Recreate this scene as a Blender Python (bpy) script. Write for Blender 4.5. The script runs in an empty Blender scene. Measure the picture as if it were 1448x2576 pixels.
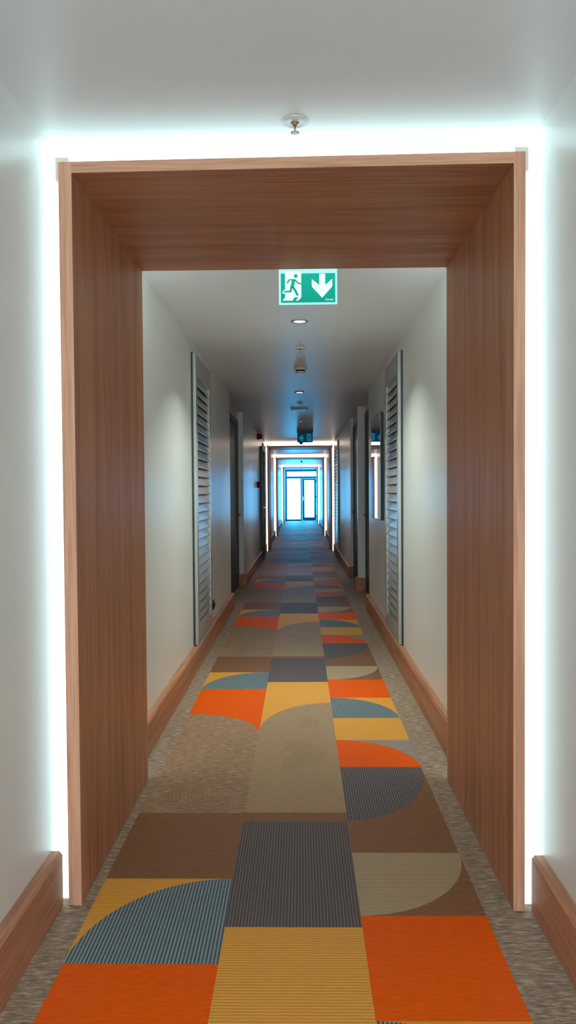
import bpy, bmesh, math, random
from mathutils import Matrix, Vector
random.seed(7)
C = bpy.context.scene.collection
PI = math.pi

# ------------------------------------------------------------------ constants (metres; camera stands over the origin)
CAM_Z = 1.35
WL, WR = -0.827, 0.769            # wall faces
CEIL = 2.50
Y0, Y1 = -2.0, 35.45              # wall behind the camera, end wall
BT, BH = 0.038, 0.18              # baseboard thickness, height
NL = (8.80, 10.83, -0.905)        # recess in the left wall: from, to, door plane
NRA = (8.60, 10.25, 0.872)        # first recess in the right wall
NRB = (10.42, 11.78, 0.815)       # second recess in the right wall
PORTALS = [(2.4187, 3.4993), (17.25, 18.35), (23.1, 24.1), (31.9, 32.9)]

# ------------------------------------------------------------------ node helpers
def new_mat(name):
    m = bpy.data.materials.new(name); m.use_nodes = True
    nt = m.node_tree
    b = nt.nodes['Principled BSDF']
    return m, nt, b

def plain(name, col, rough=.5, metal=0.0, spec=.5):
    m, nt, b = new_mat(name)
    b.inputs['Base Color'].default_value = (*col, 1)
    b.inputs['Roughness'].default_value = rough
    b.inputs['Metallic'].default_value = metal
    b.inputs['Specular IOR Level'].default_value = spec
    return m

def N(nt, t, **kw):
    n = nt.nodes.new(t)
    for k, v in kw.items(): setattr(n, k, v)
    return n

def objcoord(nt, scale=(1, 1, 1), loc=(0, 0, 0)):
    tc = N(nt, 'ShaderNodeTexCoord'); mp = N(nt, 'ShaderNodeMapping')
    mp.inputs['Scale'].default_value = scale
    mp.inputs['Location'].default_value = loc
    nt.links.new(tc.outputs['Object'], mp.inputs['Vector'])
    return mp.outputs['Vector']

def noise(nt, vec, scale, detail=3, rough=.5):
    n = N(nt, 'ShaderNodeTexNoise')
    n.inputs['Scale'].default_value = scale; n.inputs['Detail'].default_value = detail
    n.inputs['Roughness'].default_value = rough
    nt.links.new(vec, n.inputs['Vector'])
    return n.outputs['Fac']

def math_n(nt, op, a, b=None, c=None, clamp=False):
    n = N(nt, 'ShaderNodeMath', operation=op); n.use_clamp = clamp
    for i, v in enumerate((a, b, c)):
        if v is None: continue
        if isinstance(v, (int, float)): n.inputs[i].default_value = v
        else: nt.links.new(v, n.inputs[i])
    return n.outputs[0]

def ramp(nt, fac, stops):
    r = N(nt, 'ShaderNodeValToRGB')
    els = r.color_ramp.elements
    while len(els) < len(stops): els.new(.5)
    for e, (p, c) in zip(els, stops):
        e.position = p; e.color = (*c, 1)
    nt.links.new(fac, r.inputs['Fac'])
    return r.outputs['Color']

def mix(nt, fac, a, b, mode='MIX'):
    n = N(nt, 'ShaderNodeMix', data_type='RGBA', blend_type=mode)
    for sock, v in ((n.inputs[0], fac), (n.inputs[6], a), (n.inputs[7], b)):
        if isinstance(v, (int, float)): sock.default_value = v
        elif isinstance(v, tuple): sock.default_value = (*v, 1)
        else: nt.links.new(v, sock)
    return n.outputs[2]

def bump(nt, b, h, strength, dist=.002):
    n = N(nt, 'ShaderNodeBump')
    n.inputs['Strength'].default_value = strength; n.inputs['Distance'].default_value = dist
    nt.links.new(h, n.inputs['Height']); nt.links.new(n.outputs['Normal'], b.inputs['Normal'])

# ------------------------------------------------------------------ materials
def paint(name, col, rough, spec=.5, bs=.06):
    m, nt, b = new_mat(name)
    v = objcoord(nt)
    n = noise(nt, v, 1.3, 2)
    c = ramp(nt, n, [(0.3, tuple(x * .97 for x in col)), (0.7, col)])
    nt.links.new(c, b.inputs['Base Color'])
    b.inputs['Roughness'].default_value = rough
    b.inputs['Specular IOR Level'].default_value = spec
    bump(nt, b, noise(nt, v, 220, 2), bs, .001)
    return m

def wood(name, axis, dark=(.34, .135, .066), mid=(.47, .198, .102), light=(.55, .250, .140), rough=.46):
    m, nt, b = new_mat(name)
    s = [30.0, 30.0, 30.0]; s[axis] = .9
    v = objcoord(nt, tuple(s))
    s2 = [7.0, 7.0, 7.0]; s2[axis] = .35
    v2 = objcoord(nt, tuple(s2), (3.1, 1.7, 5.3))
    fine = noise(nt, v, 3.0, 6, .62)
    broad = noise(nt, v2, 1.6, 3)
    f = math_n(nt, 'MULTIPLY_ADD', broad, .42, math_n(nt, 'MULTIPLY', fine, .64))
    col = ramp(nt, f, [(.34, tuple(x * .92 for x in dark)), (.44, dark), (.55, mid), (.70, light)])
    # sparse small knots, elongated along the grain
    s3 = [2.6, 2.6, 2.6]; s3[axis] = 1.1
    v3 = objcoord(nt, tuple(s3), (.7, .2, .4))
    vo = N(nt, 'ShaderNodeTexVoronoi'); vo.inputs['Scale'].default_value = 1.25
    nt.links.new(v3, vo.inputs['Vector'])
    k = math_n(nt, 'SUBTRACT', 1.0, math_n(nt, 'MULTIPLY', vo.outputs['Distance'], 16.0), clamp=True)
    col = mix(nt, math_n(nt, 'MULTIPLY', k, .55), col, tuple(x * .5 for x in dark))
    nt.links.new(col, b.inputs['Base Color'])
    b.inputs['Roughness'].default_value = rough
    b.inputs['Specular IOR Level'].default_value = .4
    bump(nt, b, fine, .08, .001)
    return m

PERIOD = 3.03
def carpet(name, col, streak=.12, rib=None, ribcol=None, ribaxis=0, second=None, rings=None):
    """a dyed carpet yarn: heathered streaks across the corridor, optional ribs."""
    m, nt, b = new_mat(name)
    v = objcoord(nt, (22, 120, 20))
    n1 = noise(nt, v, 1.0, 4, .65)
    v2 = objcoord(nt, (260, 260, 50))
    n2 = noise(nt, v2, 1.0, 2)
    lo = tuple(x * (1 - streak) for x in col)
    hi = second if second else tuple(min(1, x * (1 + streak)) for x in col)
    c = ramp(nt, n1, [(.33, lo), (.5, col), (.68, hi)])
    c = mix(nt, .5, c, ramp(nt, n2, [(.3, (.86, .86, .86)), (.7, (1, 1, 1))]), 'MULTIPLY')
    h = n2
    if rib:
        tc = N(nt, 'ShaderNodeTexCoord'); sp = N(nt, 'ShaderNodeSeparateXYZ')
        nt.links.new(tc.outputs['Object'], sp.inputs[0])
        s = math_n(nt, 'SINE', math_n(nt, 'MULTIPLY', sp.outputs[ribaxis], 2 * PI / rib))
        f = math_n(nt, 'MULTIPLY_ADD', s, .5, .5)
        f = math_n(nt, 'SMOOTH_MAX', math_n(nt, 'MULTIPLY_ADD', f, 1.6, -.3), 0.0, .1, clamp=True)
        c = mix(nt, f, ribcol, c)
        h = math_n(nt, 'MULTIPLY_ADD', f, 1.5, n2)
    if rings:
        tc = N(nt, 'ShaderNodeTexCoord'); sp = N(nt, 'ShaderNodeSeparateXYZ')
        nt.links.new(tc.outputs['Object'], sp.inputs[0])
        tot = None
        for (cx, cy, r0, r1, side) in rings:
            yy = math_n(nt, 'SUBTRACT', sp.outputs[1], cy - PERIOD / 2)
            yy = math_n(nt, 'SUBTRACT', math_n(nt, 'FLOORED_MODULO', yy, PERIOD), PERIOD / 2)
            xx = math_n(nt, 'SUBTRACT', sp.outputs[0], cx)
            r = math_n(nt, 'SQRT', math_n(nt, 'ADD', math_n(nt, 'MULTIPLY', xx, xx), math_n(nt, 'MULTIPLY', yy, yy)))
            s = math_n(nt, 'SINE', math_n(nt, 'MULTIPLY', r, 2 * PI / .017))
            s = math_n(nt, 'GREATER_THAN', s, .1)
            mk = math_n(nt, 'MULTIPLY', math_n(nt, 'GREATER_THAN', r, r0), math_n(nt, 'LESS_THAN', r, r1))
            mk = math_n(nt, 'MULTIPLY', mk, math_n(nt, 'GREATER_THAN', math_n(nt, 'MULTIPLY', xx, side), 0.0))
            s = math_n(nt, 'MULTIPLY', s, mk)
            tot = s if tot is None else math_n(nt, 'MAXIMUM', tot, s)
        c = mix(nt, math_n(nt, 'MULTIPLY', tot, .28), c, tuple(x * .4 for x in col))
    nt.links.new(c, b.inputs['Base Color'])
    b.inputs['Roughness'].default_value = .55
    b.inputs['Specular IOR Level'].default_value = .08
    bump(nt, b, h, .35, .003)
    return m

def emit(name, col, strength):
    m, nt, b = new_mat(name)
    b.inputs['Base Color'].default_value = (.8, .8, .8, 1)
    b.inputs['Emission Color'].default_value = (*col, 1)
    b.inputs['Emission Strength'].default_value = strength
    b.inputs['Roughness'].default_value = .5
    return m

M = {}
M['wall'] = paint('wall_paint', (.76, .75, .715), .31, .45)
M['ceiling'] = paint('ceiling_paint', (.78, .79, .79), .38, .5)
M['wood_x'] = wood('beech_veneer_across', 0)
M['wood_y'] = wood('beech_veneer_along', 1)
M['wood_z'] = wood('beech_veneer_upright', 2)
M['wood_lit_x'] = wood('beech_lit_across', 0, (.56, .265, .155), (.71, .36, .222), (.79, .43, .28), .4)  # lighter copy of the beech: brightness of the portal edges put into colour
M['wood_lit_z'] = wood('beech_lit_upright', 2, (.56, .265, .155), (.71, .36, .222), (.79, .43, .28), .4)
M['dark_door'] = wood('dark_door_veneer', 2, (.018, .015, .012), (.026, .021, .016), (.035, .028, .021), .4)
M['dark_trim'] = plain('dark_trim', (.035, .033, .027), .4)
M['black'] = plain('black_paint', (.006, .006, .006), .45)
M['blue_frame'] = plain('blue_door_frame', (.001, .20, .52), .55, 0, .12)  # one even saturated blue for the end door's frame and leaf
M['louvre'] = plain('louvre_satin_paint', (.40, .39, .36), .24, .25)
M['louvre_back'] = plain('louvre_back', (.16, .155, .14), .6)
M['white_plastic'] = plain('white_plastic', (.78, .76, .72), .35)
M['cream_plastic'] = plain('cream_plastic', (.62, .52, .42), .4)
M['grey_metal'] = plain('grey_metal', (.32, .31, .33), .35, .6)
M['chrome'] = plain('chrome', (.6, .6, .62), .18, 1.0)
M['copper'] = plain('brushed_copper', (.42, .27, .2), .35, .8)
M['red'] = plain('red_plastic', (.34, .006, .010), .6, 0, .15)
M['mirror'] = plain('mirror_glass', (.86, .88, .88), .012, 1.0)
M['led_cool'] = emit('led_cool_white', (.62, .94, 1.0), 1.9)
M['led_cool_rear'] = emit('led_cool_white_rear', (.70, .96, 1.0), 11.0)
M['led_warm'] = emit('led_warm_white', (1.0, .86, .74), 2.6)
M['led_warm_rear'] = emit('led_warm_white_rear', (1.0, .90, .80), 6.0)
M['lamp_lens'] = emit('lamp_lens_lit', (1, 1, 1), 6.0)
M['lamp_lens_dim'] = emit('lamp_lens_dim', (1, .97, .92), .8)
M['sign_green'] = emit('sign_green_lit', (.0, .36, .245), .85)
M['sign_white'] = emit('sign_white_lit', (.80, 1, .97), 1.05)
M['sign_edge'] = emit('sign_edge_lit', (.45, 1, .95), 1.0)
M['sign_green_off'] = emit('sign_green_backglow', (.0, .045, .085), .6)  # faint blue emission stands in for daylight from behind the far sign
M['sign_white_off'] = emit('sign_white_backglow', (.02, .20, .36), .8)
M['sign_edge_off'] = emit('sign_edge_backglow', (.10, .45, .60), .5)

for k in ('sign_green', 'sign_white', 'sign_edge', 'sign_green_off', 'sign_white_off', 'sign_edge_off'):
    M[k].node_tree.nodes['Principled BSDF'].inputs['Base Color'].default_value = (.002, .05, .04, 1)
    M[k].node_tree.nodes['Principled BSDF'].inputs['Specular IOR Level'].default_value = 0.05

def glass_mat():
    m = bpy.data.materials.new('clear_glass'); m.use_nodes = True
    nt = m.node_tree; nt.nodes.clear()
    o = N(nt, 'ShaderNodeOutputMaterial'); mx = N(nt, 'ShaderNodeMixShader')
    t = N(nt, 'ShaderNodeBsdfTransparent'); g = N(nt, 'ShaderNodeBsdfGlossy'); g.inputs['Roughness'].default_value = .02
    t.inputs['Color'].default_value = (.95, .97, .97, 1)
    fr = N(nt, 'ShaderNodeFresnel'); fr.inputs['IOR'].default_value = 1.45
    nt.links.new(fr.outputs[0], mx.inputs[0]); nt.links.new(t.outputs[0], mx.inputs[1]); nt.links.new(g.outputs[0], mx.inputs[2])
    nt.links.new(mx.outputs[0], o.inputs['Surface'])
    return m
M['glass'] = glass_mat()
M['batten'] = plain('glare_batten', (.93, .84, .74), .5)  # batten wood paled so its colour holds the LED glare

# carpet yarns
K = {}
K['orange'] = carpet('carpet_orange', (.80, .095, .0), .10)
K['ochre'] = carpet('carpet_ochre', (.74, .325, .052), .06, .012, (.70, .30, .046), 1)
K['blue'] = carpet('carpet_blue_ribbed', (.25, .30, .312), .08, .0112, (.072, .093, .105), 0)
K['grey'] = carpet('carpet_grey_ribbed', (.185, .140, .126), .10, .0104, (.085, .068, .070), 0)
K['purple'] = carpet('carpet_slate_ribbed', (.20, .155, .14), .10, .0112, (.075, .064, .072), 0)
K['cream'] = carpet('carpet_cream', (.44, .305, .185), .07, .0135, (.36, .245, .145), 1)
K['brown'] = carpet('carpet_brown', (.24, .105, .052), .14)
K['taupe'] = carpet('carpet_taupe', (.36, .225, .130), .13,
                    rings=[(-.10, 3.86, .05, .22, 1), (-.02, 4.40, .02, .11, 1)])
K['taupe_dark'] = carpet('carpet_taupe_streaked', (.32, .180, .104), .22, second=(.52, .355, .235),
                         rings=[(-.36, 3.35, .04, .25, -1), (-.36, 3.35, .04, .2, 1)])
K['mauve'] = carpet('carpet_mauve', (.30, .235, .215), .08)
K['margin'] = carpet('carpet_margin_heather', (.30, .205, .142), .42, second=(.56, .42, .31))

# ------------------------------------------------------------------ mesh helpers
def finish(name, bm, mat, parent=None, smooth=False, bevel=0, loc=None):
    if bevel:
        bmesh.ops.bevel(bm, geom=[e for e in bm.edges], offset=bevel, segments=2, affect='EDGES', profile=.6)
    me = bpy.data.meshes.new(name)
    bmesh.ops.recalc_face_normals(bm, faces=bm.faces)
    bm.to_mesh(me); bm.free()
    if smooth:
        me.polygons.foreach_set('use_smooth', [True] * len(me.polygons))
    mats = mat if isinstance(mat, (list, tuple)) else [mat]
    for m in mats: me.materials.append(m)
    o = bpy.data.objects.new(name, me); C.objects.link(o)
    if parent is not None: o.parent = parent
    if loc: o.location = loc
    return o

def tag(o, label, cat, group=None):
    o['label'] = label; o['category'] = cat
    if group: o['group'] = group
    return o

def struct(name, bm, mat, parent=None, **kw):
    o = finish(name, bm, mat, parent, **kw)
    if parent is None: o['kind'] = 'structure'
    return o

def thing(name, label, cat, loc=(0, 0, 0), rot=(0, 0, 0), group=None):
    o = bpy.data.objects.new(name, None); C.objects.link(o)
    o.empty_display_size = .05
    o.location = loc; o.rotation_euler = rot
    return tag(o, label, cat, group)

def box(bm, x0, x1, y0, y1, z0, z1, mi=0):
    vs = [bm.verts.new((x, y, z)) for z in (z0, z1) for y in (y0, y1) for x in (x0, x1)]
    for idx in ((0, 2, 3, 1), (4, 5, 7, 6), (0, 1, 5, 4), (2, 6, 7, 3), (0, 4, 6, 2), (1, 3, 7, 5)):
        f = bm.faces.new([vs[i] for i in idx]); f.material_index = mi
    return vs

def hexa(bm, pts):
    """eight corners in the order of box()"""
    vs = [bm.verts.new(p) for p in pts]
    for idx in ((0, 2, 3, 1), (4, 5, 7, 6), (0, 1, 5, 4), (2, 6, 7, 3), (0, 4, 6, 2), (1, 3, 7, 5)):
        bm.faces.new([vs[i] for i in idx])

def bx(*a):
    bm = bmesh.new(); box(bm, *a); return bm

def prism(bm, poly, y0, y1, mi=0):
    """polygon in x,z extruded along y"""
    a = [bm.verts.new((x, y0, z)) for x, z in poly]; b = [bm.verts.new((x, y1, z)) for x, z in poly]
    n = len(poly)
    bm.faces.new(a); bm.faces.new(b[::-1])
    for i in range(n):
        bm.faces.new((a[i], b[i], b[(i + 1) % n], a[(i + 1) % n]))

def prism_z(bm, poly, z0, z1):
    a = [bm.verts.new((x, y, z0)) for x, y in poly]; b = [bm.verts.new((x, y, z1)) for x, y in poly]
    n = len(poly)
    bm.faces.new(a[::-1]); bm.faces.new(b)
    for i in range(n):
        bm.faces.new((a[i], a[(i + 1) % n], b[(i + 1) % n], b[i]))

def lathe(bm, prof, seg=32):
    """profile of (radius, z), revolved about z; open ends are capped by radius 0 points"""
    rings = []
    for r, z in prof:
        if r < 1e-6: rings.append([bm.verts.new((0, 0, z))])
        else: rings.append([bm.verts.new((r * math.cos(2 * PI * k / seg), r * math.sin(2 * PI * k / seg), z)) for k in range(seg)])
    for a, b in zip(rings[:-1], rings[1:]):
        for k in range(seg):
            k2 = (k + 1) % seg
            if len(a) == 1 and len(b) == 1: continue
            if len(a) == 1: bm.faces.new((a[0], b[k2], b[k]))
            elif len(b) == 1: bm.faces.new((a[k], a[k2], b[0]))
            else: bm.faces.new((a[k], a[k2], b[k2], b[k]))

def lz(prof, seg=32):
    bm = bmesh.new(); lathe(bm, prof, seg); return bm

# ------------------------------------------------------------------ carpet floor (pattern pieces inside one mesh)
XA, X1, X2, X3, X4, XB = -1.05, -.693, -.246, .181, .579, 1.05
names = list(K.keys()); MI = {k: i for i, k in enumerate(names)}
fb = bmesh.new()
def poly(pts, k):
    f = fb.faces.new([fb.verts.new((x, y, 0)) for x, y in pts]); f.material_index = MI[k]
def rect(x0, x1, y0, y1, k): poly([(x0, y0), (x1, y0), (x1, y1), (x0, y1)], k)
def quarter(x0, x1, y0, y1, corner, kin, kout, n=28):
    """cell split by a quarter ellipse centred on one corner ('bl','br','tl','tr'; t = farther away)"""
    cx = x0 if corner[1] == 'l' else x1; ox = x1 if corner[1] == 'l' else x0
    cy = y0 if corner[0] == 'b' else y1; oy = y1 if corner[0] == 'b' else y0
    arc = [(cx + (ox - cx) * math.cos(t * PI / 2 / n), cy + (oy - cy) * math.sin(t * PI / 2 / n)) for t in range(n + 1)]
    poly([(cx, cy)] + arc, kin)
    for a, b2 in zip(arc[:-1], arc[1:]):            # the remainder towards the opposite corner
        poly([(ox, oy), b2, a], kout)
YS = -3.0
rect(XA, X1, YS, Y1 + .2, 'margin'); rect(X4, XB, YS, Y1 + .2, 'margin')
for k in range(-2, 11):
    o = k * PERIOD
    # left column
    a = 2.125 + o
    rect(X1, X2, a - .59, a, 'orange')
    quarter(X1, X2, a, a + .478, 'br', 'blue', 'ochre')
    rect(X1, X2, a + .478, a + 1.02, 'brown')
    rect(X1, X2, a + 1.02, a + 2.07 , 'taupe_dark')
    quarter(X1, X2, a + 2.07, a + PERIOD - .59, 'bl', 'taupe_dark', 'orange')
    # middle column
    a = 2.31 + o
    rect(X2, X3, a, a + .75, 'grey')
    rect(X2, X3, a + .75, a + .84, 'brown')
    rect(X2, X3, a + .84, a + 1.93, 'taupe')
    quarter(X2, X3, a + 1.93, a + 2.50, 'br', 'taupe', 'ochre')
    rect(X2, X3, a + 2.50, a + PERIOD, 'ochre')
    # right column
    a = 2.375 + o
    quarter(X3, X4, a, a + .42, 'tl', 'cream', 'brown')
    rect(X3, X4, a + .42, a + .695, 'brown')
    quarter(X3, X4, a + .695, a + 1.30, 'tl', 'purple', 'brown')
    quarter(X3, X4, a + 1.30, a + 1.705, 'bl', 'orange', 'mauve')
    rect(X3, X4, a + 1.705, a + 2.105, 'ochre')
    quarter(X3, X4, a + 2.105, a + 2.55, 'bl', 'blue', 'ochre')
    rect(X3, X4, a + 2.55, a + PERIOD, 'orange')
me = bpy.data.meshes.new('floor'); fb.normal_update()
for f in fb.faces:
    if f.normal.z < 0: f.normal_flip()
fb.to_mesh(me); fb.free()
for k in names: me.materials.append(K[k])
o = bpy.data.objects.new('floor', me); C.objects.link(o); o['kind'] = 'structure'
o['label'] = 'patterned corridor carpet of orange, ochre, blue and grey shapes on brown'
sub = bx(-1.2, 1.2, YS, Y1 + .3, -.12, -.002)
slab = struct('floor_slab', sub, M['dark_trim'])

# ------------------------------------------------------------------ room shell
T = .16
bm = bx(-1.2, 1.2, Y0 - .15, Y1 + .15, CEIL, CEIL + .12); struct('ceiling', bm, M['ceiling'])
bm = bmesh.new()
box(bm, WL - T, WL, Y0, NL[0], 0, CEIL); box(bm, WL - T, WL, NL[1], Y1, 0, CEIL)
box(bm, WL - T, NL[2] - .045, NL[0], NL[1], 0, CEIL); box(bm, NL[2] - .045, NL[2], NL[0], NL[1], 2.37, CEIL)
struct('wall_left', bm, M['wall'])
bm = bmesh.new()
box(bm, WR, WR + T, Y0, NRA[0], 0, CEIL); box(bm, WR, WR + T, NRA[1], NRB[0], 0, CEIL); box(bm, WR, WR + T, NRB[1], Y1, 0, CEIL)
box(bm, NRA[2] + .045, WR + T, NRA[0], NRA[1], 0, CEIL); box(bm, NRA[2], NRA[2] + .045, NRA[0], NRA[1], 2.41, CEIL)
box(bm, NRB[2] + .045, WR + T, NRB[0], NRB[1], 0, CEIL); box(bm, NRB[2], NRB[2] + .045, NRB[0], NRB[1], 2.36, CEIL)
struct('wall_right', bm, M['wall'])
bm = bx(WL - T, WR + T, Y0 - .15, Y0, 0, CEIL); struct('wall_back', bm, M['wall'])
bm = bmesh.new()
for a in ((-.63, -.575, .65, 2.35), (.515, .57, .65, 2.35), (-.575, .515, .65, .705), (-.575, .515, 2.295, 2.35), (-.055, -.005, .705, 2.295)):
    box(bm, a[0], a[1], Y0, Y0 + .05, a[2], a[3])
struct('added_window', bm, M['white_plastic'])  # invented window frame around the added fill lamp behind the camera
DX0, DX1, DH = -.725, .757, 2.39
bm = bmesh.new()
box(bm, WL - T, DX0, Y1, Y1 + .15, 0, CEIL); box(bm, DX1, WR + T, Y1, Y1 + .15, 0, CEIL); box(bm, DX0, DX1, Y1, Y1 + .15, DH, CEIL)
struct('wall_end', bm, M['wall'])

# ------------------------------------------------------------------ baseboards
def board(bm, side, y0, y1):
    xw = WL if side < 0 else WR
    xi = xw - side * BT
    xt = xw - side * (BT - .010)
    prof = [(xw, 0), (xi, 0), (xi, BH - .012), (xt, BH), (xw, BH)]
    prism(bm, prof, y0, y1)
def board_return(bm, x0, x1, y):       # on a return face that looks back along the corridor
    a, b = min(x0, x1), max(x0, x1)
    box(bm, a, b, y - .02, y, 0, BH)
def runs(side):
    e = [Y0]
    for p in PORTALS: e += [p[0] + .012 * (-side if p is PORTALS[0] else 0), p[1]]
    e.append(Y1)
    segs = [(e[i], e[i + 1]) for i in range(0, len(e), 2)]
    gaps = [(NL[0], NL[1])] if side < 0 else [(NRA[0], NRA[1]), (NRB[0], NRB[1])]
    if side < 0: gaps.append((15.22, 16.12))
    for g in gaps:
        out = []
        for a, b in segs:
            if a < g[0] and b > g[1]: out += [(a, g[0]), (g[1], b)]
            else: out.append((a, b))
        segs = out
    return segs
bm = bmesh.new()
for a, b in runs(-1): board(bm, -1, a, b)
board_return(bm, NL[2] + .002, WL + BT, NL[1])
struct('baseboard_left', bm, M['wood_y'])
bm = bmesh.new()
for a, b in runs(1): board(bm, 1, a, b)
board_return(bm, WR - BT, NRA[2] - .002, NRA[1]); board_return(bm, WR - BT, NRB[2] - .002, NRB[1])
struct('baseboard_right', bm, M['wood_y'])

# ------------------------------------------------------------------ doors in the recesses
def room_door(name, side, plane, y0, y1, h, label):
    """dark guest-room door lying in a plane parallel to the corridor"""
    r = bpy.data.objects.new(name, None); C.objects.link(r); r.location = (plane, (y0 + y1) / 2, 0)
    r['kind'] = 'structure'; r['label'] = label
    w = (y1 - y0) / 2
    s = side                                   # outward
    def X(a, b): return (min(a, b), max(a, b))
    bm = bmesh.new()
    for a, b, z0, z1 in ((-w, -w + .08, 0, h), (w - .08, w, 0, h), (-w + .08, w - .08, h - .08, h)):
        x0, x1 = X(-.008 * s, .045 * s); box(bm, x0, x1, a, b, z0, z1)
    finish('casing', bm, M['dark_trim'], r)
    x0, x1 = X(.006 * s, .045 * s)
    leaf = finish('door_leaf', bx(x0, x1, -w + .084, w - .084, .008, h - .084), M['dark_door'], r)
    hb = bmesh.new(); x0, x1 = X(.006 * s, .0 * s); box(hb, x0, x1, w - .20, w - .15, .92, 1.14)
    x0, x1 = X(.0, -.045 * s); box(hb, x0, x1, w - .185, w - .165, 1.03, 1.05)
    x0, x1 = X(-.030 * s, -.045 * s); box(hb, x0, x1, w - .31, w - .165, 1.03, 1.05)
    finish('door_handle', hb, M['dark_trim'], r)
    return r
room_door('door_1', -1, NL[2], NL[0], NL[1], 2.37, 'dark guest room door set back in the left wall')
room_door('door_2', 1, NRA[2], NRA[0], NRA[1], 2.41, 'dark guest room door set back in the right wall, the nearer one')
room_door('door_3', 1, NRB[2], NRB[0], NRB[1], 2.36, 'dark guest room door set back in the right wall, the farther one')

# door standing proud of the left wall, below the red sounder
r = bpy.data.objects.new('door_4', None); C.objects.link(r); r.location = (WL, 15.67, 0); r['kind'] = 'structure'
r['label'] = 'dark framed service door on the left wall before the second portal'
bm = bmesh.new()
box(bm, .0, .055, -.45, -.37, 0, 2.28); box(bm, .0, .055, .37, .45, 0, 2.28); box(bm, .0, .055, -.37, .37, 2.20, 2.28)
finish('casing', bm, M['dark_trim'], r)
finish('door_leaf', bx(.0, .028, -.366, .366, .008, 2.196), M['dark_door'], r)
bm = bx(.028, .075, .26, .28, 1.02, 1.04); box(bm, .062, .075, .14, .28, 1.02, 1.04); finish('door_handle', bm, M['chrome'], r)

# glazed door that closes the corridor
r = bpy.data.objects.new('door_5', None); C.objects.link(r); r.location = (DX0, Y1 + .03, 0); r['kind'] = 'structure'
r['label'] = 'blue framed glazed door with transom at the far end of the corridor'
W = DX1 - DX0
bm = bmesh.new()
box(bm, 0, .060, 0, .07, 0, DH); box(bm, W - .060, W, 0, .07, 0, DH); box(bm, .06, W - .06, 0, .07, 2.315, DH)
box(bm, .06, W - .06, 0, .07, 1.995, 2.085); box(bm, .06, .70, 0, .07, 0, .07); box(bm, .70, .765, 0, .07, 0, 1.995)
finish('door_frame', bm, M['blue_frame'], r)
bm = bmesh.new()
l0, l1 = .77, W - .064
box(bm, l0, .876, -.012, .058, .008, 1.99); box(bm, 1.337, l1, -.012, .058, .008, 1.99)
box(bm, .876, 1.337, -.012, .058, .008, .162); box(bm, .876, 1.337, -.012, .058, 1.915, 1.99)
lf = finish('door_leaf', bm, M['blue_frame'], r)
finish('pane', bx(.876, 1.337, .02, .026, .162, 1.915), M['glass'], lf)
bm = bx(.80, .825, -.02, -.012, .95, 1.15); box(bm, .806, .82, -.06, -.02, 1.04, 1.06); box(bm, .806, .93, -.06, -.046, 1.04, 1.06)
finish('door_handle', bm, M['chrome'], lf)
for z in (.22, 1.12, 1.85):
    finish('hinge', bx(l1 - .006, l1 + .012, -.03, -.012, z - .05, z + .05), M['dark_trim'], lf)
finish('fixed_pane', bx(.06, .70, .03, .036, .07, 1.995), M['glass'], r)
finish('transom_pane', bx(.06, W - .06, .03, .036, 2.085, 2.315), M['glass'], r)

# ------------------------------------------------------------------ wooden portals with lit edges
XoL, XoR, XiL, XiR, ZO, ZI = -.7693, .708, -.7272, .672, 2.410, 2.375
def portal(y0, y1, label, led, led_rear, skew=0.0):
    t = thing('portal_frame', label, 'portal', (0, y0, 0), group='wooden portals along the corridor')
    d = y1 - y0
    L, Rr = skew, -skew                         # near face: left a little farther, right a little nearer
    sk = lambda x: L + (Rr - L) * (x - XoL) / (XoR - XoL)
    def slab(x0, x1, z0, z1, ya=None, yb=None):
        bm = bmesh.new()
        pts = []
        for z in (z0, z1):
            for far in (0, 1):
                for x in (x0, x1):
                    pts.append((x, (d if far else sk(x)), z))
        hexa(bm, pts)
        return bm
    finish('jamb', slab(XoL, XiL, 0, ZO), M['wood_z'], t, bevel=.0015)
    finish('jamb', slab(XiR, XoR, 0, ZO), M['wood_z'], t, bevel=.0015)
    finish('lintel', slab(XiL, XiR, ZI, ZO), M['wood_x'], t, bevel=.0015)
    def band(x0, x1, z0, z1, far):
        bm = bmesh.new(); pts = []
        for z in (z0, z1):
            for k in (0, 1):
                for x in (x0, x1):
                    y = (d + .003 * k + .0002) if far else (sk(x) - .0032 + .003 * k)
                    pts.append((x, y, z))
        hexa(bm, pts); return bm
    for far in (False, True):  # thin skins that paint the end faces brighter than the reveals
        finish('lit_edge_face', band(XoL, XiL, .001, ZO, far), M['wood_lit_z'], t)
        finish('lit_edge_face', band(XiR, XoR, .001, ZO, far), M['wood_lit_z'], t)
        finish('lit_edge_face', band(XiL, XiR, ZI, ZO, far), M['wood_lit_x'], t)
    g = .004
    for face in (0, 1):
        lm = led if face == 0 else led_rear
        def strip(x0, x1, z0, z1):
            bm = bmesh.new(); pts = []
            for z in (z0, z1):
                for k in (0, 1):
                    for x in (x0, x1):
                        y = (sk(x) + .035 + .02 * k) if face == 0 else (d - .055 + .02 * k)
                        pts.append((x, y, z))
            hexa(bm, pts); return bm
        finish('led_strip', strip(WL + g, XoL - .001, .004, CEIL - g), lm, t)
        finish('led_strip', strip(XoR + .001, WR - g, .004, CEIL - g), lm, t)
        finish('led_strip', strip(XoL, XoR, ZO + .001, CEIL - g), lm, t)
    for sx, x in ((-1, XoL), (1, XoR)):         # wooden batten ends that show at the two upper corners
        bm = bmesh.new(); y = sk(x) + .006
        a, b = (x - .012, x - .0005) if sx < 0 else (x + .0005, x + .012)
        box(bm, a, b, y, y + .028, ZO - .055, ZO + .0)
        c0, c1 = (x - .012, x + .03) if sx < 0 else (x - .03, x + .012)
        box(bm, c0, c1, y, y + .028, ZO + .0005, ZO + .018)
        finish('corner_batten', bm, M['batten'], t)
    return t
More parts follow.
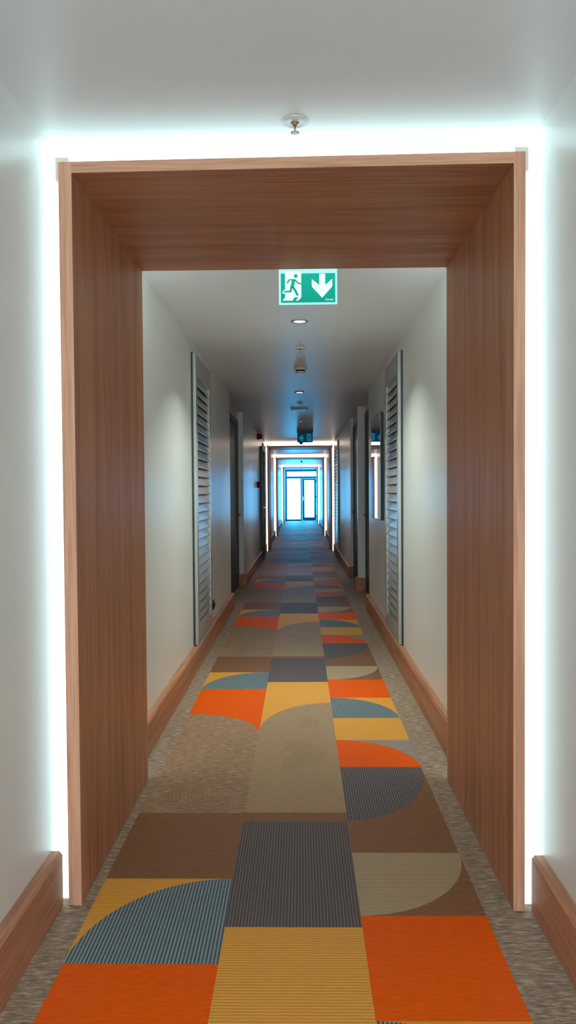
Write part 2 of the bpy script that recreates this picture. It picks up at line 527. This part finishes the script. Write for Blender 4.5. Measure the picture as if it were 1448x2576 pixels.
portal(*PORTALS[0], 'large nearest wooden portal filling the foreground, edged with cool white light', M['led_cool'], M['led_cool_rear'], .0133)
portal(*PORTALS[1], 'second wooden portal, right behind the unlit exit sign', M['led_warm'], M['led_warm_rear'])
portal(*PORTALS[2], 'third wooden portal, nested between the second and the last one', M['led_warm'], M['led_warm_rear'])
portal(*PORTALS[3], 'smallest last wooden portal, directly before the glazed end door', M['led_warm'], M['led_warm_rear'])

# ------------------------------------------------------------------ louvred panels
def louvre(side, y0, y1, label, z0=.185, z1=2.405, slats=28):
    """panel flush in the wall; local x points into the corridor"""
    xw = WL if side < 0 else WR
    w = y1 - y0
    t = thing('louvre_panel', label, 'louvred panel', (xw, y0, 0), group='louvred panels in the corridor walls')
    s = -side
    def b(bm, xa, xb, ya, yb, za, zb):
        xa, xb = xa * s, xb * s
        box(bm, min(xa, xb), max(xa, xb), ya, yb, za, zb)
    bm = bmesh.new()
    b(bm, .0, .034, .022, .10, z0, z1); b(bm, .0, .034, w - .07, w, z0, z1)
    b(bm, .0, .034, .10, w - .07, z1 - .16, z1); b(bm, .0, .034, .10, w - .07, z0, z0 + .10)
    finish('panel_frame', bm, M['louvre'], t)
    bm = bmesh.new(); b(bm, 0, .012, 0, .021, z0, z1 + .01); finish('shadow_gap_strip', bm, M['black'], t)  # black strip painting the shade in the gap beside the panel
    bm = bmesh.new(); b(bm, .0, .004, .10, w - .07, z0 + .10, z1 - .16); finish('back_panel', bm, M['louvre_back'], t)
    bm = bmesh.new()
    za, zb = z0 + .10, z1 - .16
    p = (zb - za) / slats
    for i in range(slats):
        zc = za + p * (i + .5)
        prof = [(.005, zc + p * .60), (.010, zc + p * .60), (.031, zc - p * .42), (.029, zc - p * .48), (.024, zc - p * .46)]
        prism(bm, [(x * s, z) for x, z in prof], .101, w - .071)
    finish('slats', bm, M['louvre'], t)
    return t
louvre(-1, 5.72, 6.66, 'grey louvred panel in the left wall near the black wall socket')
louvre(1, 5.72, 6.62, 'grey louvred panel in the right wall beside the mirror')
louvre(-1, 16.16, 17.10, 'small distant louvred panel in the left wall behind the dark service door')
louvre(1, 15.35, 16.85, 'small distant louvred panel in the right wall just before the second portal')

# ------------------------------------------------------------------ mirror on the right wall
t = thing('wall_mirror', 'tall black edged mirror hanging on the right wall past the louvred panel', 'mirror', (WR, 7.05, 1.08))
w, h = .90, 1.01
finish('mirror_frame', bx(-.030, 0, 0, w, 0, h), M['black'], t)
finish('mirror_glass', bx(-.0325, -.0301, .006, w - .006, .006, h - .006), M['mirror'], t)

# ------------------------------------------------------------------ exit signs
U = .0002434
def thick_line(pts, wd):
    """outline of a polyline of constant width (u, v)"""
    left, right = [], []
    n = len(pts)
    for i, p in enumerate(pts):
        d = Vector(pts[min(i + 1, n - 1)]) - Vector(pts[max(i - 1, 0)])
        d.normalize(); nn = Vector((-d.y, d.x)) * wd / 2
        left.append((p[0] + nn.x, p[1] + nn.y)); right.append((p[0] - nn.x, p[1] - nn.y))
    return left + right[::-1]
def sign(loc, label, lit, arrow_down):
    t = thing('exit_sign', label, 'exit sign', loc, group='hanging exit signs')
    g, wh, ed = ((M['sign_green'], M['sign_white'], M['sign_edge']) if lit else (M['sign_green_off'], M['sign_white_off'], M['sign_edge_off']))
    P = lambda u, v: ((u - 705) * U, (830 - v) * U)
    def flat(name, polys, mat, y, par):
        bm = bmesh.new()
        for pl in polys: prism(bm, [P(*q) for q in pl], y - .0008, y)
        return finish(name, bm, mat, par)
    top = P(0, 125)[1]
    finish('housing', bx(-.15, .15, -.022, .022, top + .006, CEIL - loc[2]), M['white_plastic'] if lit else M['dark_trim'], t, bevel=.003)
    bm = bmesh.new()
    x0, z0 = P(120, 830); x1, z1 = P(1290, 125)
    box(bm, x0, x1, -.004, .004, z0, top + .006)
    panel = finish('sign_panel', bm, ed if lit else g, t)
    y = -.0042
    face = flat('green_face', [[(160, 795), (1250, 795), (1250, 215), (160, 215)]], g, y, panel)
    mir = (lambda q: q) if arrow_down else (lambda q: (1410 - q[0], q[1]))
    mp = lambda pl: [mir(q) for q in pl]
    y -= .0010
    flat('doorway', [mp([(245, 180), (570, 180), (570, 690), (505, 755), (455, 755), (515, 690), (430, 690), (395, 755), (190, 755), (245, 690), (245, 620), (185, 605), (215, 545), (245, 535)])], wh, y, panel)
    y -= .0010
    head = [(460 + 37 * math.cos(a * PI / 12), 267 + 37 * math.sin(a * PI / 12)) for a in range(24)]
    man = [head, [(330, 328), (455, 328), (436, 420), (420, 500), (345, 500), (375, 400), (372, 352)],
           thick_line([(352, 340), (318, 352), (290, 415)], 30), thick_line([(440, 340), (508, 412), (568, 424)], 28),
           thick_line([(400, 480), (450, 560), (497, 655)], 46), thick_line([(375, 480), (352, 572), (352, 578)], 40), thick_line([(368, 575), (222, 578)], 32)]
    flat('running_figure', [mp(p) for p in man], g, y, panel)
    y += .0010
    if arrow_down:
        ar = [(930, 225), (1050, 225), (1050, 450), (1190, 330), (1190, 480), (985, 705), (780, 480), (780, 330), (930, 450)]
        flat('arrow', [ar], wh, y, panel)
    else:
        ar = [(640, 440), (640, 560), (470, 560), (570, 720), (430, 720), (225, 500), (430, 285), (570, 285), (470, 440)]
        flat('arrow', [ar], wh, y, panel)
    if lit:
        cu = bpy.data.curves.new('maker_lettering', 'FONT'); cu.body = 'Fonder'; cu.size = .0145; cu.extrude = .0003; cu.align_x = 'RIGHT'
        tmp = bpy.data.objects.new('tmp', cu); C.objects.link(tmp)
        bpy.context.view_layer.update()
        me = bpy.data.meshes.new_from_object(tmp.evaluated_get(bpy.context.evaluated_depsgraph_get()))
        bpy.data.objects.remove(tmp)
        o = bpy.data.objects.new('maker_lettering', me); C.objects.link(o); o.parent = panel
        me.materials.clear(); me.materials.append(wh)
        o.location = (P(1222, 0)[0], -.0055, P(0, 757)[1]); o.rotation_euler = (PI / 2, 0, 0)
    return t
sign((.040, 3.72, 2.267), 'lit green exit sign with running figure and down arrow, hanging behind the nearest portal', True, True)
sign((.078, 14.0, 2.268), 'unlit exit sign with left arrow, blue backlight painted in, hanging far down the corridor', False, False)

# ------------------------------------------------------------------ ceiling fittings
def copy_thing(src, loc, label):
    r = src.copy(); C.objects.link(r); r.location = loc; r['label'] = label
    for ch in list(src.children):
        c = ch.copy(); C.objects.link(c); c.parent = r
        for g2 in list(ch.children):
            d = g2.copy(); C.objects.link(d); d.parent = c
    return r
def downlight(loc, label, lens):
    t = thing('downlight', label, 'ceiling light', loc, group='recessed downlights')
    finish('trim_ring', lz([(.040, -.001), (.043, -.006), (.054, -.006), (.057, -.001), (.057, 0), (.040, 0), (.040, -.001)]), M['grey_metal'], t, smooth=True)
    finish('lamp_lens', lz([(0, -.004), (.030, -.0035), (.0405, -.0015), (.0405, 0), (0, 0)]), lens, t, smooth=True)
    return t
dl = downlight((-.003, 5.116, CEIL), 'lit round downlight closest behind the lit exit sign', M['lamp_lens'])
copy_thing(dl, (-.012, 8.742, CEIL), 'lit round downlight farther along, beyond the smoke detector')
downlight((0, 12.317, CEIL), 'dim round downlight far down, just before the unlit exit sign', M['lamp_lens_dim'])
copy_thing(dl, (0, .2, CEIL), 'added round downlight straight above the viewer, unseen, put in for fill light')

def sprinkler(loc, label):
    t = thing('fire_sprinkler', label, 'sprinkler', loc, group='ceiling fire sprinklers')
    finish('escutcheon', lz([(.013, -.006), (.026, -.004), (.030, -.007), (.0335, -.007), (.036, -.003), (.0415, -.004), (.0425, 0), (0, 0)]), M['white_plastic'], t, smooth=True)
    bm = lz([(.0, -.0185), (.0055, -.017), (.011, -.010), (.012, -.0055), (0, -.0055)], 20)
    finish('sprinkler_body', bm, M['copper'], t, smooth=True)
    bm = lz([(0, -.034), (.0026, -.034), (.0022, -.017), (0, -.017)], 12)
    finish('stem', bm, M['copper'], t, smooth=True)
    bm = bmesh.new(); pts = []
    for k in range(48):
        rr = .0135 if (k // 2) % 2 == 0 else .0095
        a = 2 * PI * k / 48; pts.append((rr * math.cos(a), rr * math.sin(a)))
    prism_z(bm, pts, -.0365, -.034)
    finish('deflector', bm, M['grey_metal'], t)
    return t
sp = sprinkler((-.012, 2.374, CEIL), 'white and copper fire sprinkler in front of the nearest portal')
copy_thing(sp, (.001, 6.071, CEIL), 'fire sprinkler between the nearer lit downlight and the smoke detector')
copy_thing(sp, (-.008, 9.75, CEIL), 'fire sprinkler just before the flat grey ceiling plate')
copy_thing(sp, (0, 13.05, CEIL), 'fire sprinkler between the dim downlight and the unlit exit sign')

t = thing('smoke_detector', 'round cream smoke detector with dark slot between the two lit downlights', 'smoke detector', (0, 7.062, CEIL))
finish('detector_base', lz([(0, -.014), (.058, -.014), (.061, -.010), (.061, 0), (0, 0)]), M['cream_plastic'], t, smooth=True)
finish('sensor_slot', lz([(.036, -.030), (.041, -.027), (.041, -.0141), (0, -.0141), (0, -.030), (.036, -.030)]), M['black'], t, smooth=True)
finish('detector_cap', lz([(0, -.044), (.030, -.043), (.046, -.036), (.048, -.0305), (0, -.0305)]), M['cream_plastic'], t, smooth=True)

t = thing('ceiling_plate', 'flat grey rectangular plate on the ceiling beyond the farther lit downlight', 'ceiling plate', (-.02, 10.54, CEIL))
finish('plate', bx(-.10, .10, -.05, .05, -.022, 0), M['grey_metal'], t, bevel=.003)
for sx in (-1, 1):
    finish('end_cap', bx(*sorted((sx * .101, sx * .118)), -.05, .05, -.024, 0), M['white_plastic'], t)

def sensor(loc, drop, r, label):
    t = thing('ceiling_sensor', label, 'sensor', loc, group='dark pendant ceiling sensors')
    finish('mounting_rose', lz([(r * .7, -.006), (r * .8, 0), (0, 0), (0, -.006), (r * .7, -.006)], 20), M['grey_metal'], t, smooth=True)
    finish('stem', lz([(0, -drop + .03), (.008, -drop + .03), (.008, -.006), (0, -.006)], 14), M['grey_metal'], t, smooth=True)
    finish('sensor_head', lz([(0, -drop - r * .8), (r * .5, -drop - r * .55), (r * .95, -drop), (r, -drop + .02), (r * .8, -drop + .03), (0, -drop + .03)], 24), M['dark_trim'], t, smooth=True)
    return t
sensor((.005, 16.75, CEIL), .065, .042, 'dark ceiling sensor under the unlit exit sign, before the second portal')
sensor((.02, 27.9, CEIL), .04, .034, 'dark ceiling sensor between the third and last portals')
sensor((.005, 33.8, CEIL), .13, .022, 'dark ceiling sensor over the glazed end door')

# ------------------------------------------------------------------ fittings on the left wall
t = thing('alarm_sounder', 'dark red square alarm sounder high on the left wall', 'fire alarm', (WL - .001, 14.4, 2.36))
finish('back_box', bx(0, .035, -.055, .055, 0, .11), M['red'], t, bevel=.004)
bm = lz([(0, .055), (.030, .055), (.046, .045), (.048, 0), (0, 0)], 28)
bmesh.ops.rotate(bm, verts=bm.verts, cent=(0, 0, 0), matrix=Matrix.Rotation(PI / 2, 3, 'Y'))
bmesh.ops.translate(bm, verts=bm.verts, vec=(.0345, 0, .055))
finish('sounder_cone', bm, M['red'], t, smooth=True)
t = thing('call_point', 'small dark red fire call point at chest height on the left wall', 'call point', (WL - .001, 14.4, 1.44))
finish('call_box', bx(0, .062, -.050, .050, 0, .115), M['red'], t, bevel=.004)
finish('press_plate', bx(.0622, .064, -.03, .03, .03, .085), M['white_plastic'], t)
t = thing('wall_socket', 'black wall socket low on the left wall just past the louvred panel', 'socket', (WL, 6.98, .268))
finish('socket_plate', bx(0, .011, -.041, .041, 0, .084), M['black'], t, bevel=.003)
bm = lz([(0, .004), (.016, .004), (.020, .009), (.021, 0), (0, 0)], 24)
bmesh.ops.rotate(bm, verts=bm.verts, cent=(0, 0, 0), matrix=Matrix.Rotation(PI / 2, 3, 'Y'))
bmesh.ops.translate(bm, verts=bm.verts, vec=(.0115, 0, .042))
finish('socket_well', bm, M['dark_trim'], t, smooth=True)

# ------------------------------------------------------------------ lights
def lamp(name, loc, size, power, col, spread=PI, rot=(0, 0, 0), shape='DISK', sy=None):
    l = bpy.data.lights.new(name, 'AREA'); l.shape = shape; l.size = size
    if sy: l.size_y = sy
    l.energy = power; l.color = col; l.spread = spread
    o = bpy.data.objects.new(name, l); C.objects.link(o); o.location = loc; o.rotation_euler = rot
    return o
D = math.radians
lamp('downlight_beam', (-.003, 5.116, CEIL - .008), .07, 18.0, (.83, 1, .91), D(122))
lamp('downlight_beam', (-.012, 8.742, CEIL - .008), .07, 4.0, (.95, 1, .95), D(100))
lamp('downlight_beam', (0, 12.317, CEIL - .008), .07, 4.0, (1, .97, .92), D(110))
lamp('downlight_beam', (0, .2, CEIL - .008), .07, 9.0, (.84, .96, 1))  # added fill beam over the viewer, from an unseen fitting
# added fill lamp behind the viewer, dressed with an invented window
lamp('added_fill_light', (-.03, Y0 + .02, 1.5), 1.1, 72.0, (.66, .89, 1), rot=(PI / 2, 0, 0), shape='RECTANGLE', sy=1.6)
p = lamp('daylight_opening', ((DX0 + DX1) / 2, Y1 + .14, 1.2), 1.44, 1, (1, 1, 1), rot=(-PI / 2, 0, 0), shape='RECTANGLE', sy=2.3)
p.data.cycles.is_portal = True

w = bpy.data.worlds.new('daylight'); bpy.context.scene.world = w; w.use_nodes = True
bg = w.node_tree.nodes['Background']
bg.inputs['Color'].default_value = (.045, .50, 1.0, 1); bg.inputs['Strength'].default_value = 26.0

# ------------------------------------------------------------------ camera
pitch, yaw, roll, F = .0262, -.0176, -.007, 1900.0
cy, sy = math.cos(yaw), math.sin(yaw); cp, sp_ = math.cos(pitch), math.sin(pitch); cr, sr = math.cos(roll), math.sin(roll)
Rz = Matrix(((cy, -sy, 0), (sy, cy, 0), (0, 0, 1))); Rx = Matrix(((1, 0, 0), (0, cp, -sp_), (0, sp_, cp))); Ry = Matrix(((cr, 0, sr), (0, 1, 0), (-sr, 0, cr)))
A = Ry @ Rx @ Rz                                   # rows: right, forward, up in the world
right, fwd, up = A[0], A[1], A[2]
cam = bpy.data.cameras.new('camera'); co = bpy.data.objects.new('camera', cam); C.objects.link(co)
co.matrix_world = Matrix(((right[0], up[0], -fwd[0], 0), (right[1], up[1], -fwd[1], 0), (right[2], up[2], -fwd[2], CAM_Z), (0, 0, 0, 1)))
cam.sensor_fit = 'VERTICAL'; cam.sensor_height = 36.0; cam.lens = 36.0 * F / 2576.0
cam.clip_start = .02; cam.clip_end = 200
sc = bpy.context.scene
sc.camera = co
sc.view_settings.view_transform = 'Standard'; sc.view_settings.look = 'None'
sc.view_settings.gamma = 1.0; sc.view_settings.exposure = 0.0
sc.view_settings.use_curve_mapping = False
cyc = sc.cycles
cyc.max_bounces = 10; cyc.diffuse_bounces = 6; cyc.glossy_bounces = 5; cyc.transparent_max_bounces = 8
cyc.sample_clamp_indirect = 6.0
cyc.caustics_reflective = True; cyc.caustics_refractive = False
